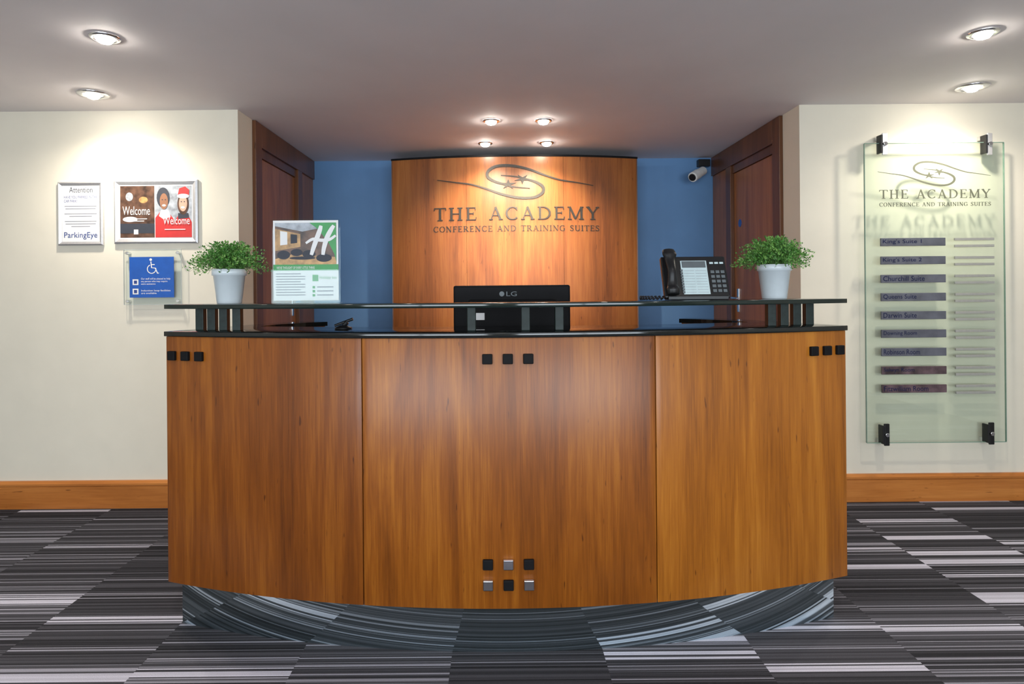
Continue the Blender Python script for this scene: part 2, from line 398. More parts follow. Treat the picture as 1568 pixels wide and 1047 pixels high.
# ------------------------------------------------------------ serif stroke font
TK, TN = 0.150, 0.06
def ell(cx, cy, rx, ry, a0, a1, n=22):
    return [(cx+rx*math.cos(math.radians(a0+(a1-a0)*i/n)), cy+ry*math.sin(math.radians(a0+(a1-a0)*i/n))) for i in range(n+1)]
def ser(x, y, w=0.17): return ([(x-w, y), (x+w, y)], TN)
def S(x, y0, y1, w=None): return ([(x, y0), (x, y1)], w or TK)
t2 = TN/2
G = {
 'T': (0.86, [S(.43, 0, 1), ([(.03, 1-t2), (.83, 1-t2)], TN), ([(.05, 1), (.03, .80)], TN), ([(.81, 1), (.83, .80)], TN), ser(.43, t2)]),
 'H': (0.98, [S(.2, 0, 1), S(.78, 0, 1), ([(.2, .52), (.78, .52)], TN), ser(.2, t2), ser(.78, t2), ser(.2, 1-t2), ser(.78, 1-t2)]),
 'E': (0.78, [S(.2, 0, 1), ([(.05, 1-t2), (.68, 1-t2)], TN), ([(.2, .52), (.55, .52)], TN), ([(.05, t2), (.72, t2)], TN), ([(.67, 1), (.68, .8)], TN), ([(.70, 0), (.74, .22)], TN), ([(.55, .62), (.55, .42)], TN)]),
 'F': (0.74, [S(.2, 0, 1), ([(.05, 1-t2), (.68, 1-t2)], TN), ([(.2, .52), (.55, .52)], TN), ser(.2, t2), ([(.67, 1), (.68, .8)], TN), ([(.55, .62), (.55, .42)], TN)]),
 'A': (0.94, [([(.14, 0), (.46, 1)], TN*1.2), ([(.44, 1), (.80, 0)], TK), ([(.25, .34), (.68, .34)], TN), ser(.14, t2, .13), ser(.80, t2, .14)]),
 'C': (0.90, [(ell(.50, .5, .40, .475, 48, 318), 'n'), ([(.78, .98), (.79, .72)], TN)]),
 'G': (0.96, [(ell(.50, .5, .40, .475, 48, 320), 'n'), ([(.78, .98), (.79, .72)], TN), S(.80, .08, .45), ser(.80, .45, .13)]),
 'D': (0.96, [S(.2, 0, 1), (ell(.36, .5, .50, .475, -90, 90), 'n'), ([(.05, t2), (.38, t2)], TN), ([(.05, 1-t2), (.38, 1-t2)], TN)]),
 'M': (1.15, [S(.17, 0, 1, TN*1.2), ([(.17, 1), (.56, .05)], TK), ([(.56, .05), (.95, 1)], TN*1.2), S(.97, 0, 1), ser(.17, t2, .13), ser(.97, t2), ser(.12, 1-t2, .1), ser(1.0, 1-t2, .12)]),
 'Y': (0.88, [([(.10, 1), (.45, .48)], TK), ([(.80, 1), (.45, .48)], TN*1.2), S(.45, 0, .52), ser(.45, t2), ser(.12, 1-t2, .13), ser(.78, 1-t2, .12)]),
 'N': (1.0, [S(.18, 0, 1, TN*1.2), ([(.16, 1), (.82, 0)], TK), S(.82, 0, 1, TN*1.2), ser(.18, t2, .13), ser(.82, 1-t2, .14), ser(.12, 1-t2, .1)]),
 'O': (0.98, [(ell(.49, .5, .40, .475, 0, 360, 36), 'n')]),
 'R': (0.92, [S(.2, 0, 1), (ell(.40, .74, .27, .235, -90, 90), 'n'), ([(.05, 1-t2), (.42, 1-t2)], TN), ([(.2, .505), (.42, .505)], TN), ([(.42, .5), (.80, .0)], TK), ser(.2, t2), ser(.83, t2, .1)]),
 'I': (0.42, [S(.21, 0, 1), ser(.21, t2), ser(.21, 1-t2)]),
 'S': (0.70, [([(.60, .80), (.54, .92), (.38, .97), (.20, .92), (.12, .77), (.19, .62), (.36, .52), (.53, .42), (.61, .26), (.54, .10), (.36, .03), (.18, .08), (.10, .22)], 'i'), ([(.60, .98), (.61, .76)], TN), ([(.09, .02), (.09, .26)], TN)]),
 'U': (0.96, [([(.2, 1), (.2, .3)], TK), (ell(.49, .3, .29, .275, 180, 360, 16), 'n'), S(.78, .3, 1, TN*1.2), ser(.2, 1-t2), ser(.78, 1-t2, .13)]),
 ' ': (0.5, []),
}
def ribbon(V, Fc, pts, w, mp, d0, d1):
    n = len(pts); k = len(V); W = []
    for i in range(n):
        a = pts[max(0, i-1)]; b = pts[min(n-1, i+1)]
        tx, ty = b[0]-a[0], b[1]-a[1]; l = math.hypot(tx, ty) or 1; tx /= l; ty /= l
        if isinstance(w, (list, tuple)): ww = w[i]
        elif w == 'n': ww = TN + (TK-TN)*abs(ty)**1.5
        elif w == 'i': ww = TN + (TK-TN)*abs(tx)*(1 - abs(2*i/(n-1)-1))**0.6
        else: ww = w
        W.append((tx, ty, ww))
    for (p, (tx, ty, ww)) in zip(pts, W):
        l = (p[0]-ty*ww/2, p[1]+tx*ww/2); r = (p[0]+ty*ww/2, p[1]-tx*ww/2)
        for q in (l, r):
            V.append(mp(q[0], q[1], d0)); V.append(mp(q[0], q[1], d1))
    for i in range(n-1):
        a = k+i*4; b = a+4
        Fc += [(a+1, b+1, b+3, a+3), (a, a+1, b+1, b), (a+2, b+2, b+3, a+3), (a, b, b+2, a+2)]
    e = k+(n-1)*4
    Fc += [(k, k+1, k+3, k+2), (e, e+2, e+3, e+1)]
def serif_text(name, s, x0, x1, z0, h, mp, depth, mat, parent, gap=0.1):
    tot = sum(G[c][0] for c in s) + gap*(len(s)-1)
    sx = (x1-x0)/tot; V = []; Fc = []; cur = 0; q = 0
    for c in s:
        adv, st = G[c]
        for pts, w in st:
            # x scale and y scale
            P = [((cur+p[0])*sx, p[1]*h) for p in pts]
            sc = (sx+h)/2
            if w == 'n' or w == 'i':
                n = len(pts); ws = []
                for i in range(n):
                    a = pts[max(0, i-1)]; b = pts[min(n-1, i+1)]
                    dx, dy = b[0]-a[0], b[1]-a[1]; l = math.hypot(dx, dy)
                    if w == 'n': ws.append((TN+(TK-TN)*abs(dy/l)**1.5)*sc)
                    else: ws.append((TN+(TK-TN)*(1-abs(2*i/(n-1)-1))**0.8)*sc)
            else: ws = w*sc
            q = (q+1) % 7
            ribbon(V, Fc, P, ws, lambda x, z, d: mp(x0+x, z0+z, d), 0, depth*(1+0.02*q))
        cur += adv+gap
    return mesh(name, V, Fc, mat, parent)

def smooth_curve(P, m=8):
    out = []
    for i in range(len(P)-1):
        p0 = P[max(0, i-1)]; p1 = P[i]; p2 = P[i+1]; p3 = P[min(len(P)-1, i+2)]
        for j in range(m):
            t = j/m
            out.append(tuple(0.5*((2*p1[k])+(-p0[k]+p2[k])*t+(2*p0[k]-5*p1[k]+4*p2[k]-p3[k])*t*t+(-p0[k]+3*p1[k]-3*p2[k]+p3[k])*t**3) for k in range(len(p1))))
    out.append(P[-1]); return out
SW = smooth_curve([(120, -5, .8), (95, -1, 1.4), (68, 3, 2.0), (45, 10, 2.6), (20, 19, 3.4), (-6, 24.5, 3.8), (-28, 24, 4.0), (-41, 17, 4.4), (-42, 8, 4.4), (-32, 1, 3.6), (-16, -4, 2.6), (0, -8, 1.8), (22, -10, 1.0)])
def swirl(name, cx, cz, k, mp, depth, mat, parent):
    V = []; Fc = []
    for sg in (1, -1):
        P = [(cx+sg*p[0]*k, cz+sg*p[1]*k) for p in SW]
        ribbon(V, Fc, P, [p[2]*k for p in SW], mp, 0, depth)
    for (sx, sz, ro) in ((-11, -4, .3), (11, 4, .3+math.pi)):
        b = len(V); n = 10
        for d in (0, depth):
            for i in range(n):
                a = ro+2*math.pi*i/n; r = (13 if i % 2 == 0 else 4.2)*k
                V.append(mp(cx+sx*k+r*math.cos(a), cz+sz*k+0.62*r*math.sin(a), d*1.1))
        Fc += [tuple(range(b, b+n)), tuple(range(b+n, b+2*n))]
        Fc += [(b+i, b+(i+1)%n, b+n+(i+1)%n, b+n+i) for i in range(n)]
    return mesh(name, V, Fc, mat, parent)

pm = lambda x, z, d: (x, panel_y(x)-0.001-d, z)
ps = F/4.93
def pxz(px, py): return wxz(px, py, 4.93)
lg = fp
x0, z0 = pxz(664, 338.5); x1, _ = pxz(918, 338.5)
serif_text("letters_main", "THE ACADEMY", x0, x1, z0+0.004, 19.5/ps, pm, 0.007, LETTER, lg, gap=0.16)
x0, z0 = pxz(663, 356); x1, _ = pxz(919, 356)
serif_text("letters_small", "CONFERENCE AND TRAINING SUITES", x0, x1, z0+0.004, 8.5/ps, pm, 0.003, LETTER, lg, gap=0.12)
x0, z0 = pxz(789, 279)
swirl("swirl_emblem", x0, z0, 1/ps, pm, 0.006, LETTER, lg)

# ------------------------------------------------------------ reception desk
desk = empty("reception_desk", (CX, 2.6, 0.6))
A1 = math.asin((-0.495-CX)/R); A2 = math.asin((0.565-CX)/R)
ZB, ZT = 0.17, 1.132
g = 0.0004
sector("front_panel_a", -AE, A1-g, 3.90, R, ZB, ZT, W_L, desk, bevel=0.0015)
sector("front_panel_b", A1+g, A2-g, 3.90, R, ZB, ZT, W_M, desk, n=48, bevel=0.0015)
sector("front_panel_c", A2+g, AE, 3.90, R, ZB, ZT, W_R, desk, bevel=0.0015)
sector("panel_backing", -AE+0.003, AE-0.003, 3.885, 3.899, ZB+0.01, ZT, W_CAS, desk)
sector("countertop", -AE-0.001, AE+0.001, 3.56, R+0.008, ZT+0.001, 1.152, BLACK, desk, n=64, bevel=0.002)
sector("glass_shelf", -AE-0.001, AE+0.001, 3.62, R+0.006, 1.240, 1.257, SHELF, desk, n=64, bevel=0.0015)
sector("mirror_plinth", -AE+0.010, AE-0.010, 3.865, 3.899, 0.0, ZB+0.009, MIRROR, desk, n=90)
sector("inner_worktop", -AE+0.02, AE-0.02, 3.22, 3.884, 0.715, 0.74, W_M, desk)
# shelf posts
for i, X in enumerate((-1.20, -1.145, -1.09, -1.03, -0.10, 0.10, 0.225, 1.073, 1.13, 1.188, 1.248)):
    a = math.asin((X-CX)/3.83); x, y = arc(a, 3.83)
    box("shelf_post_%d" % i, x-0.016, x+0.016, y-0.016, y+0.016, 1.152, 1.24, SHEDGE, desk, 0.002)
# decorative square studs
def stud(name, X, Z, mat, s=0.036, dep=0.014):
    a = math.asin((X-CX)/R)
    V = []
    for d in (0.0, dep):
        for (u, w) in ((-s/2, -s/2), (s/2, -s/2), (s/2, s/2), (-s/2, s/2)):
            x, y = arc(a, R+d); V.append((x+u*math.cos(a), y+u*math.sin(a), Z+w))
    mesh(name, V, [(0,1,2,3),(4,5,6,7),(0,1,5,4),(1,2,6,5),(2,3,7,6),(3,0,4,7)], mat, desk, bevel=0.003)
for i in range(3):
    stud("stud_tl_%d" % i, -1.272+0.0625*i, 1.058, BLKM)
    stud("stud_tm_%d" % i, -0.041+0.0725*i, 1.058, BLKM)
    stud("stud_tr_%d" % i, 1.206+0.0605*i, 1.058, BLKM)
    stud("stud_bm_%d" % i, -0.045+0.0725*i, 0.330, BLKM if i != 1 else CHROME)
    stud("stud_bn_%d" % i, -0.045+0.0725*i, 0.257, CHROME if i != 1 else BLKM)
# returning wings behind the desk ends
def wing(name, P, z0, z1, wd, mat):
    P = smooth_curve(P, 6); V = []; Fc = []
    ribbon(V, Fc, P, wd, lambda x, y, d: (x, y, z0+d), 0, z1-z0)
    mesh(name, V, Fc, mat, desk)
for nm, sg in (("a", -1), ("b", 1)):
    P = [(CX+sg*1.235, 2.87), (CX+sg*1.33, 3.1), (CX+sg*1.33, 3.4), (CX+sg*1.20, 3.66), (CX+sg*1.08, 3.76)]
    wing("wing_wall_"+nm, P, 0, 1.10, 0.05, W_M)
    wing("wing_top_"+nm, P, 1.101, 1.125, 0.14, BLACK)
for nm, sg in (("a", -1), ("b", 1)):
    x, y = arc(sg*(AE-0.006), 3.86)
    V = []; Fc = []
    ribbon(V, Fc, [(CX+sg*1.295, 2.52), (CX+sg*1.235, 2.86)], 0.03, lambda x, y, d: (x, y, 0.0+d), 0, ZT)
    mesh("end_panel_"+nm, V, Fc, W_M, desk)

# ------------------------------------------------------------ computer monitor
mon = empty("computer_monitor", (0.058, 2.74, 1.0))
box("housing", -0.195, 0.312, 2.715, 2.745, 1.005, 1.323, BLKM, mon, 0.008)
box("rear_bulge", -0.13, 0.25, 2.69, 2.716, 1.04, 1.262, BLKM, mon, 0.010)
box("stand_neck", 0.03, 0.09, 2.70, 2.72, 0.75, 1.06, BLKM, mon, 0.004)
lathe("stand_foot", [(0.0, 0.742), (0.11, 0.742), (0.11, 0.748), (0.03, 0.758), (0.0, 0.758)], 0.06, 2.75, BLKM, mon)
txt("logo", "LG", 0.035, 1.276, 0.045, 0.020, 2.7135, KEYS, mon)
fell("logo_disc", 0.015, 1.286, 0.011, 0.011, 2.7135, KEYS, mon)
frect("service_label", -0.115, -0.06, 1.175, 1.205, 2.689, PAPER, mon)

# ------------------------------------------------------------ potted plants
def plant(x, y, zb, seed):
    rnd = random.Random(seed)
    e = empty("potted_plant", (x, y, zb))
    hp = 0.138
    lathe("pot", [(0.0, zb), (0.045, zb), (0.047, zb+0.002), (0.060, zb+0.112), (0.065, zb+0.113), (0.066, zb+hp), (0.062, zb+hp), (0.060, zb+0.115), (0.0, zb+0.115)], x, y, POT, e)
    lathe("soil", [(0.0, zb+0.124), (0.059, zb+0.122)], x, y, SOIL, e)
    V = []; Fc = []; fm = []; SV = []; SF = []
    for i in range(420):
        az = rnd.uniform(0, 2*math.pi); el = math.radians(rnd.uniform(4, 90))
        L = rnd.uniform(0.075, 0.125)*(1.0+0.12*math.cos(el))
        d = Vector((math.cos(az)*math.cos(el), math.sin(az)*math.cos(el)*0.9, math.sin(el)))
        r0 = rnd.uniform(0, 0.045); p0 = Vector((x+r0*math.cos(az), y+r0*math.sin(az), zb+0.125))
        up = Vector((0, 0, 0.03)); pts = []
        n = 9
        for j in range(n+1):
            t = j/n
            p = p0 + d*L*t + up*math.sin(t*math.pi)*0.9 - Vector((0, 0, 0.015))*t*t*math.cos(el)
            p += Vector((rnd.uniform(-1, 1), rnd.uniform(-1, 1), rnd.uniform(-1, 1)))*0.0018
            pts.append(p)
        for j in range(n):
            k = len(SV); w = 0.0007
            a, b = pts[j], pts[j+1]
            SV += [a+Vector((w, 0, 0)), a-Vector((w, 0, 0)), b-Vector((w, 0, 0)), b+Vector((w, 0, 0))]; SF.append((k, k+1, k+2, k+3))
        mi = 1 if rnd.random() < 0.4 else 0
        for j in range(2, n+1):
            for q in range(2):
                ax = Vector((rnd.uniform(-1, 1), rnd.uniform(-1, 1), rnd.uniform(-0.4, 1))).normalized()
                ax = (ax + d*0.7).normalized()
                sd = ax.cross(Vector((rnd.uniform(-1, 1), rnd.uniform(-1, 1), rnd.uniform(-1, 1)))).normalized()
                l = rnd.uniform(0.008, 0.013); w = l*0.28; p = pts[j]; k = len(V)
                nn = ax.cross(sd)*0.0012
                V += [p, p+ax*l*0.5+sd*w+nn, p+ax*l, p+ax*l*0.5-sd*w+nn]; Fc.append((k, k+1, k+2, k+3)); fm.append(mi)
    mesh("foliage", V, Fc, LEAF, e, mats=[LEAF2], fm=fm)
    mesh("stems", SV, SF, STEM, e)
plant(-1.087, 2.53, 1.2575, 3)
plant(1.116, 2.53, 1.2575, 8)

# ------------------------------------------------------------ leaflet holder on shelf
lf = empty("leaflet_stand", (-0.755, 2.47, 1.26))
LY = 2.462; lx0, lx1 = -0.884, -0.628; lz0, lz1 = 1.268, 1.583
multibox("acrylic_holder", [(lx0-0.006, lx1+0.006, LY-0.010, LY-0.007, 1.258, 1.39), (lx0-0.006, lx1+0.006, LY+0.006, LY+0.009, 1.258, 1.59),
                            (lx0-0.006, lx1+0.006, LY-0.010, LY+0.05, 1.2575, 1.2605)], ACRYL, lf)
box("leaflet", lx0, lx1, LY, LY+0.002, lz0, lz1, PAPER, lf)
y1 = LY-0.0006; y2 = LY-0.0012; y3 = LY-0.0018; y4 = LY-0.0024
def lp(u, v): return lx0+(lx1-lx0)*u, lz1-(lz1-lz0)*v
def lrect(n, u0, u1, v0, v1, y, m):
    a = lp(u0, v1); b = lp(u1, v0); frect(n, a[0], b[0], a[1], b[1], y, m, lf)
lrect("photo", 0.03, 0.97, 0.03, 0.55, y1, BROWN)
def lpoly(n, pts, y, m): flat(n, [lp(*p) for p in pts], y, m, lf)
lpoly("photo_ceiling", [(0.03, 0.03), (0.97, 0.03), (0.97, 0.06), (0.45, 0.14), (0.03, 0.07)], y2, PGREY)
lpoly("photo_wall", [(0.03, 0.10), (0.42, 0.17), (0.42, 0.33), (0.03, 0.38)], y2, TAN)
lpoly("photo_mirror", [(0.11, 0.13), (0.22, 0.145), (0.22, 0.30), (0.11, 0.31)], y3, PAPER)
lpoly("photo_picture", [(0.27, 0.17), (0.37, 0.18), (0.37, 0.28), (0.27, 0.29)], y3, INK)
lpoly("photo_floor", [(0.03, 0.48), (0.30, 0.42), (0.97, 0.46), (0.97, 0.55), (0.03, 0.55)], y2, TAN)
for k, (u, v, ru, rv) in enumerate(((0.16, 0.43, 0.10, 0.055), (0.36, 0.40, 0.09, 0.045), (0.55, 0.42, 0.10, 0.05), (0.45, 0.47, 0.20, 0.02), (0.78, 0.47, 0.12, 0.05))):
    c = lp(u, v); fell("photo_chair_%d" % k, c[0], c[1], 0.256*ru, 0.315*rv, y3-0.0001*k, INK, lf)
lpoly("photo_curve", [(0.56, 0.03), (0.97, 0.03), (0.97, 0.52), (0.94, 0.42), (0.86, 0.29), (0.76, 0.18), (0.66, 0.09)], y3-0.0006, GREEN)
y3 -= 0.0009
# flowing script H built from tapered strokes
V = []; Fc = []
c = lp(0.74, 0.25)
def st(P, wmax, dd):
    Q = smooth_curve(P, 5); n = len(Q)
    ribbon(V, Fc, [(c[0]+p[0]*0.115, c[1]+p[1]*0.115) for p in Q], [wmax*(0.5+0.5*math.sin(math.pi*(0.1+0.8*i/(n-1)))) for i in range(n)], lambda x, z, d: (x, y3-d-dd, z), 0, 0.0002)
st([(-.34, -.50), (-.26, -.25), (-.14, .08), (-.04, .35), (.0, .50)], 0.019, 0)
st([(.06, -.50), (.10, -.25), (.20, .08), (.34, .35), (.44, .50)], 0.019, 0.0004)
st([(-.52, -.10), (-.28, .04), (0.0, .0), (.28, .02), (.50, .16)], 0.013, 0.0008)
mesh("script_h_mark", V, Fc, PAPER, lf)
lrect("green_band", 0.0, 1.0, 0.55, 0.625, y1, GREEN)
a = lp(0.05, 0.605); txt("headline", "WE'VE THOUGHT OF EVERY LITTLE THING", a[0], a[1], 0.15, 0.010, y2, PAPER, lf)
for k in range(9):
    w = 0.45 if k % 3 else 0.38
    lrect("text_line_%d" % k, 0.04, 0.04+w, 0.66+k*0.033, 0.672+k*0.033, y1, GREYINK)
lrect("logo_box", 0.60, 0.69, 0.68, 0.76, y1, GREEN)
a = lp(0.71, 0.745); txt("leaflet_brand", "Holiday Inn", a[0], a[1], 0.066, 0.016, y1, GREEN, lf)
for k in range(3):
    lrect("icon_%d" % k, 0.60, 0.64, 0.82+k*0.05, 0.85+k*0.05, y1, GREEN); lrect("icon_line_%d" % k, 0.67, 0.92, 0.825+k*0.05, 0.84+k*0.05, y1, GREYINK)

# ------------------------------------------------------------ desk telephone
ph = empty("desk_telephone", (0.77, 2.46, 1.26))
def tilt(u, v, d):  # u across x, v up the face, d out of face (towards camera)
    t = math.radians(68); oy, oz = 2.43, 1.268
    return (0.648+u, oy+v*math.cos(t)-d*math.sin(t), oz+v*math.sin(t)+d*math.cos(t))
def tbox(name, u0, u1, v0, v1, d0, d1, mat, bevel=0.0015):
    V = [tilt(u, v, d) for d in (d0, d1) for (u, v) in ((u0, v0), (u1, v0), (u1, v1), (u0, v1))]
    return mesh(name, V, [(0,1,2,3),(4,5,6,7),(0,1,5,4),(1,2,6,5),(2,3,7,6),(3,0,4,7)], mat, ph, bevel=bevel)
tbox("body", 0.0, 0.255, 0.0, 0.175, -0.025, 0.0, BLKP, 0.005)
multibox("prop_stand", [(0.70, 0.87, 2.47, 2.54, 1.2577, 1.264), (0.70, 0.87, 2.50, 2.51, 1.264, 1.38)], BLKP, ph, 0.002)
multibox("front_foot", [(0.66, 0.895, 2.425, 2.47, 1.2577, 1.274)], BLKP, ph, 0.003)
tbox("label_card", 0.075, 0.178, 0.012, 0.155, 0.0, 0.0015, PHPAPER, 0)
tbox("display", 0.080, 0.173, 0.125, 0.152, 0.0015, 0.003, KEYS, 0)
for k in range(9):
    tbox("side_key_l%d" % k, 0.070, 0.080, 0.016+k*0.0115, 0.0245+k*0.0115, 0.0015, 0.005, KEYS, 0.0005)
    tbox("card_rule_%d" % k, 0.084, 0.125, 0.0195+k*0.0115, 0.0205+k*0.0115, 0.0015, 0.0019, GREYINK, 0)
    tbox("card_rule_b%d" % k, 0.130, 0.172, 0.0195+k*0.0115, 0.0205+k*0.0115, 0.0015, 0.0019, GREYINK, 0)
for r in range(5):
    for q in range(3):
        tbox("key_%d%d" % (r, q), 0.189+q*0.020, 0.204+q*0.020, 0.020+r*0.020, 0.032+r*0.020, 0.0, 0.004, KEYS, 0.001)
for q in range(3):
    tbox("soft_key_%d" % q, 0.189+q*0.020, 0.204+q*0.020, 0.140, 0.148, 0.0, 0.004, PHPAPER, 0.001)
# handset: curved grip with two cups
V = []; Fc = []
prof = smooth_curve([(0.000, 0.022, 0.030), (0.018, 0.030, 0.034), (0.040, 0.024, 0.026), (0.09, 0.040, 0.022), (0.140, 0.030, 0.026), (0.165, 0.032, 0.036), (0.188, 0.022, 0.030)], 4)
for (v, d, w) in prof:
    for i in range(12):
        a = 2*math.pi*i/12
        V.append(tilt(0.024+w*0.9*math.cos(a)*0.85, v, d+0.010+0.014*math.sin(a)))
n = len(prof)
for j in range(n-1):
    for i in range(12): Fc.append((j*12+i, j*12+(i+1)%12, (j+1)*12+(i+1)%12, (j+1)*12+i))
Fc += [tuple(range(12)), tuple(range((n-1)*12, n*12))]
mesh("handset", V, Fc, BLKP, ph, smooth=True)
# coiled cord lying on the shelf
cp = []
N = 240
for i in range(N+1):
    t = i/N
    bx = 0.665-0.11*math.sin(t*math.pi)*1.0 + 0.02*t; by = 2.44+0.10*t
    a = t*2*math.pi*20
    cp.append((bx+0.006*math.cos(a)*0.4, by+0.004*math.cos(a), 1.2665+0.0065*math.sin(a)))
tube("coiled_cord", cp, 0.0021, BLKP, ph)

# ------------------------------------------------------------ pen stand on counter
pen = empty("desk_pen_stand", (-0.62, 2.50, 1.153))
lathe("base", [(0.0, 1.1525), (0.034, 1.1525), (0.034, 1.158), (0.012, 1.168), (0.0, 1.169)], -0.62, 2.50, BLKP, pen)
cyl("holder", (-0.62, 2.50, 1.166), (-0.605, 2.50, 1.180), 0.008, 0.010, BLKP, pen)
cyl("pen", (-0.655, 2.50, 1.166), (-0.582, 2.50, 1.192), 0.005, 0.006, BLKP, pen)

# ------------------------------------------------------------ wall posters
def frame(name, px0, px1, py0, py1, bw, depth=0.02):
    x0, z1 = wxz(px0, py0, WY); x1, z0 = wxz(px1, py1, WY)
    x1b, _ = wxz(px1, py0, WY); x1 = (x1+x1b)/2
    e = empty(name, ((x0+x1)/2, WY, (z0+z1)/2))
    b = WY-0.001; fr = b-depth
    v = []; fc = []
    rings = [((x0, z0, x1, z1), b), ((x0, z0, x1, z1), fr+0.006), ((x0+bw*0.35, z0+bw*0.35, x1-bw*0.35, z1-bw*0.35), fr), ((x0+bw, z0+bw, x1-bw, z1-bw), fr+0.008)]
    for (q, y) in rings:
        v += [(q[0], y, q[1]), (q[2], y, q[1]), (q[2], y, q[3]), (q[0], y, q[3])]
    for k in range(3):
        for i in range(4): fc.append((k*4+i, k*4+(i+1)%4, k*4+4+(i+1)%4, k*4+4+i))
    mesh("snap_frame", v, fc, ALU, e)
    yp = fr+0.009
    frect("sheet", x0+bw, x1-bw, z0+bw, z1-bw, yp, PAPER, e)
    return e, x0+bw, x1-bw, z0+bw, z1-bw, yp-0.0006
e, a0, a1, b0, b1, yp = frame("parking_notice_frame", 91, 160, 279.5, 375.5, 0.022)
W_ = a1-a0; Hh = b1-b0
txt("heading", "Attention", a0+W_*0.20, b1-Hh*0.125, W_*0.62, Hh*0.10, yp, INK, e)
txt("subheading", "HAVE YOU PARKED IN THE\nCAR PARK?", a0+W_*0.06, b1-Hh*0.30, W_*0.88, Hh*0.12, yp, NAVY, e)
for k in range(9):
    if k in (2, 5): continue
    w = [0.85, 0.8, 0, 0.86, 0.6, 0, 0.84, 0.80, 0.5][k]
    frect("text_line_%d" % k, a0+W_*(0.5-w/2), a0+W_*(0.5+w/2), b1-Hh*(0.375+0.045*k), b1-Hh*(0.362+0.045*k), yp, GREYINK, e)
txt("footer_logo", "ParkingEye", a0+W_*0.06, b0+Hh*0.04, W_*0.88, Hh*0.13, yp-0.0005, NAVY, e)

e, a0, a1, b0, b1, yp = frame("welcome_poster_frame", 176.5, 304.5, 276.5, 372.5, 0.030)
W_ = a1-a0; Hh = b1-b0
def P(u, v): return a0+W_*u, b0+Hh*v
def pr(n, u0, u1, v0, v1, m, L=0):
    x0, z0 = P(u0, v0); x1, z1 = P(u1, v1); frect(n, x0, x1, z0, z1, yp-0.0005*L, m, e)
def pe(n, u, v, ru, rv, m, L=1):
    x, z = P(u, v); fell(n, x, z, W_*ru, Hh*rv, yp-0.0005*L, m, e)
pr("left_photo", 0.015, 0.48, 0.02, 0.98, BROWN)
pr("left_table", 0.015, 0.48, 0.10, 0.28, INK, 1)
pe("left_plate", 0.15, 0.36, 0.10, 0.05, PAPER, 1); pe("left_cup", 0.33, 0.72, 0.06, 0.06, TAN, 1); pe("left_glass", 0.14, 0.78, 0.05, 0.08, PGREY, 1)
x, z = P(0.05, 0.44); txt("welcome_a", "Welcome", x, z, W_*0.37, Hh*0.16, yp-0.002, PAPER, e)
pr("left_text", 0.1, 0.38, 0.36, 0.375, PAPER, 3); pr("left_text_b", 0.14, 0.34, 0.32, 0.335, PAPER, 3)
pr("left_logo", 0.20, 0.26, 0.08, 0.17, PAPER, 3)
pr("right_photo", 0.49, 0.985, 0.02, 0.98, PGREY)
def pp(n, pts, m, L): flat(n, [P(*q) for q in pts], yp-0.0005*L, m, e)
pp("coat_a", [(.49, .02), (.49, .38), (.56, .50), (.66, .50), (.74, .36), (.76, .02)], RED, 1)
pp("coat_b", [(.72, .02), (.74, .30), (.80, .42), (.94, .42), (.985, .30), (.985, .02)], RED, 1.4)
pp("scarf", [(.57, .53), (.67, .53), (.70, .40), (.60, .36), (.54, .42)], PAPER, 2)
pp("scarf_b", [(.80, .47), (.94, .47), (.95, .38), (.80, .36)], INK, 2)
pe("hair_a", 0.60, 0.76, 0.088, 0.19, INK, 3); pe("face_a", 0.61, 0.69, 0.056, 0.15, SKIN1, 4); pe("smile_a", 0.612, 0.615, 0.026, 0.020, PAPER, 5)
pe("eye_a1", 0.590, 0.72, 0.009, 0.010, INK, 5); pe("eye_a2", 0.632, 0.72, 0.009, 0.010, INK, 5)
pe("hair_b", 0.87, 0.64, 0.078, 0.20, BROWN, 3)
pp("hat_b", [(.795, .78), (.82, .93), (.90, .965), (.955, .90), (.95, .78)], RED, 4); pe("hat_brim", 0.872, 0.785, 0.082, 0.042, PAPER, 6)
pe("face_b", 0.87, 0.65, 0.056, 0.15, SKIN2, 5); pe("smile_b", 0.868, 0.575, 0.026, 0.020, PAPER, 6)
pe("eye_b1", 0.848, 0.68, 0.009, 0.010, INK, 6); pe("eye_b2", 0.890, 0.68, 0.009, 0.010, INK, 6)
x, z = P(0.60, 0.26); txt("welcome_b", "Welcome", x, z, W_*0.36, Hh*0.14, yp-0.0045, PAPER, e)
pr("right_text", 0.62, 0.9, 0.16, 0.175, PAPER, 7)

# accessibility sign on acrylic plate
x0, z1 = wxz(194, 383, WY); x1, z0 = wxz(281.5, 465.5, WY)
e = empty("accessibility_sign", ((x0+x1)/2, WY, (z0+z1)/2))
box("acrylic_plate", x0, x1, WY-0.030, WY-0.026, z0, z1, ACRYL, e)
multibox("plate_edges", [(x0-0.002, x0, WY-0.030, WY-0.026, z0, z1), (x1, x1+0.002, WY-0.030, WY-0.026, z0, z1), (x0, x1, WY-0.030, WY-0.026, z1, z1+0.002), (x0, x1, WY-0.030, WY-0.026, z0-0.002, z0)], AEDGE, e)
for (cx_, cz_) in ((x0+0.02, z0+0.02), (x1-0.02, z0+0.02), (x0+0.02, z1-0.02), (x1-0.02, z1-0.02)):
    cyl("standoff", (cx_, WY-0.001, cz_), (cx_, WY-0.037, cz_), 0.009, 0.009, CHROME, e)
x0, z1 = wxz(203, 394, WY); x1, z0 = wxz(271, 455, WY)
yb = WY-0.0325
box("blue_plate", x0, x1, yb, yb+0.002, z0, z1, BLUESIGN, e)
W_ = x1-x0; Hh = z1-z0; a0, b0 = x0, z0
yp = yb-0.0006
def P(u, v): return a0+W_*u, b0+Hh*v
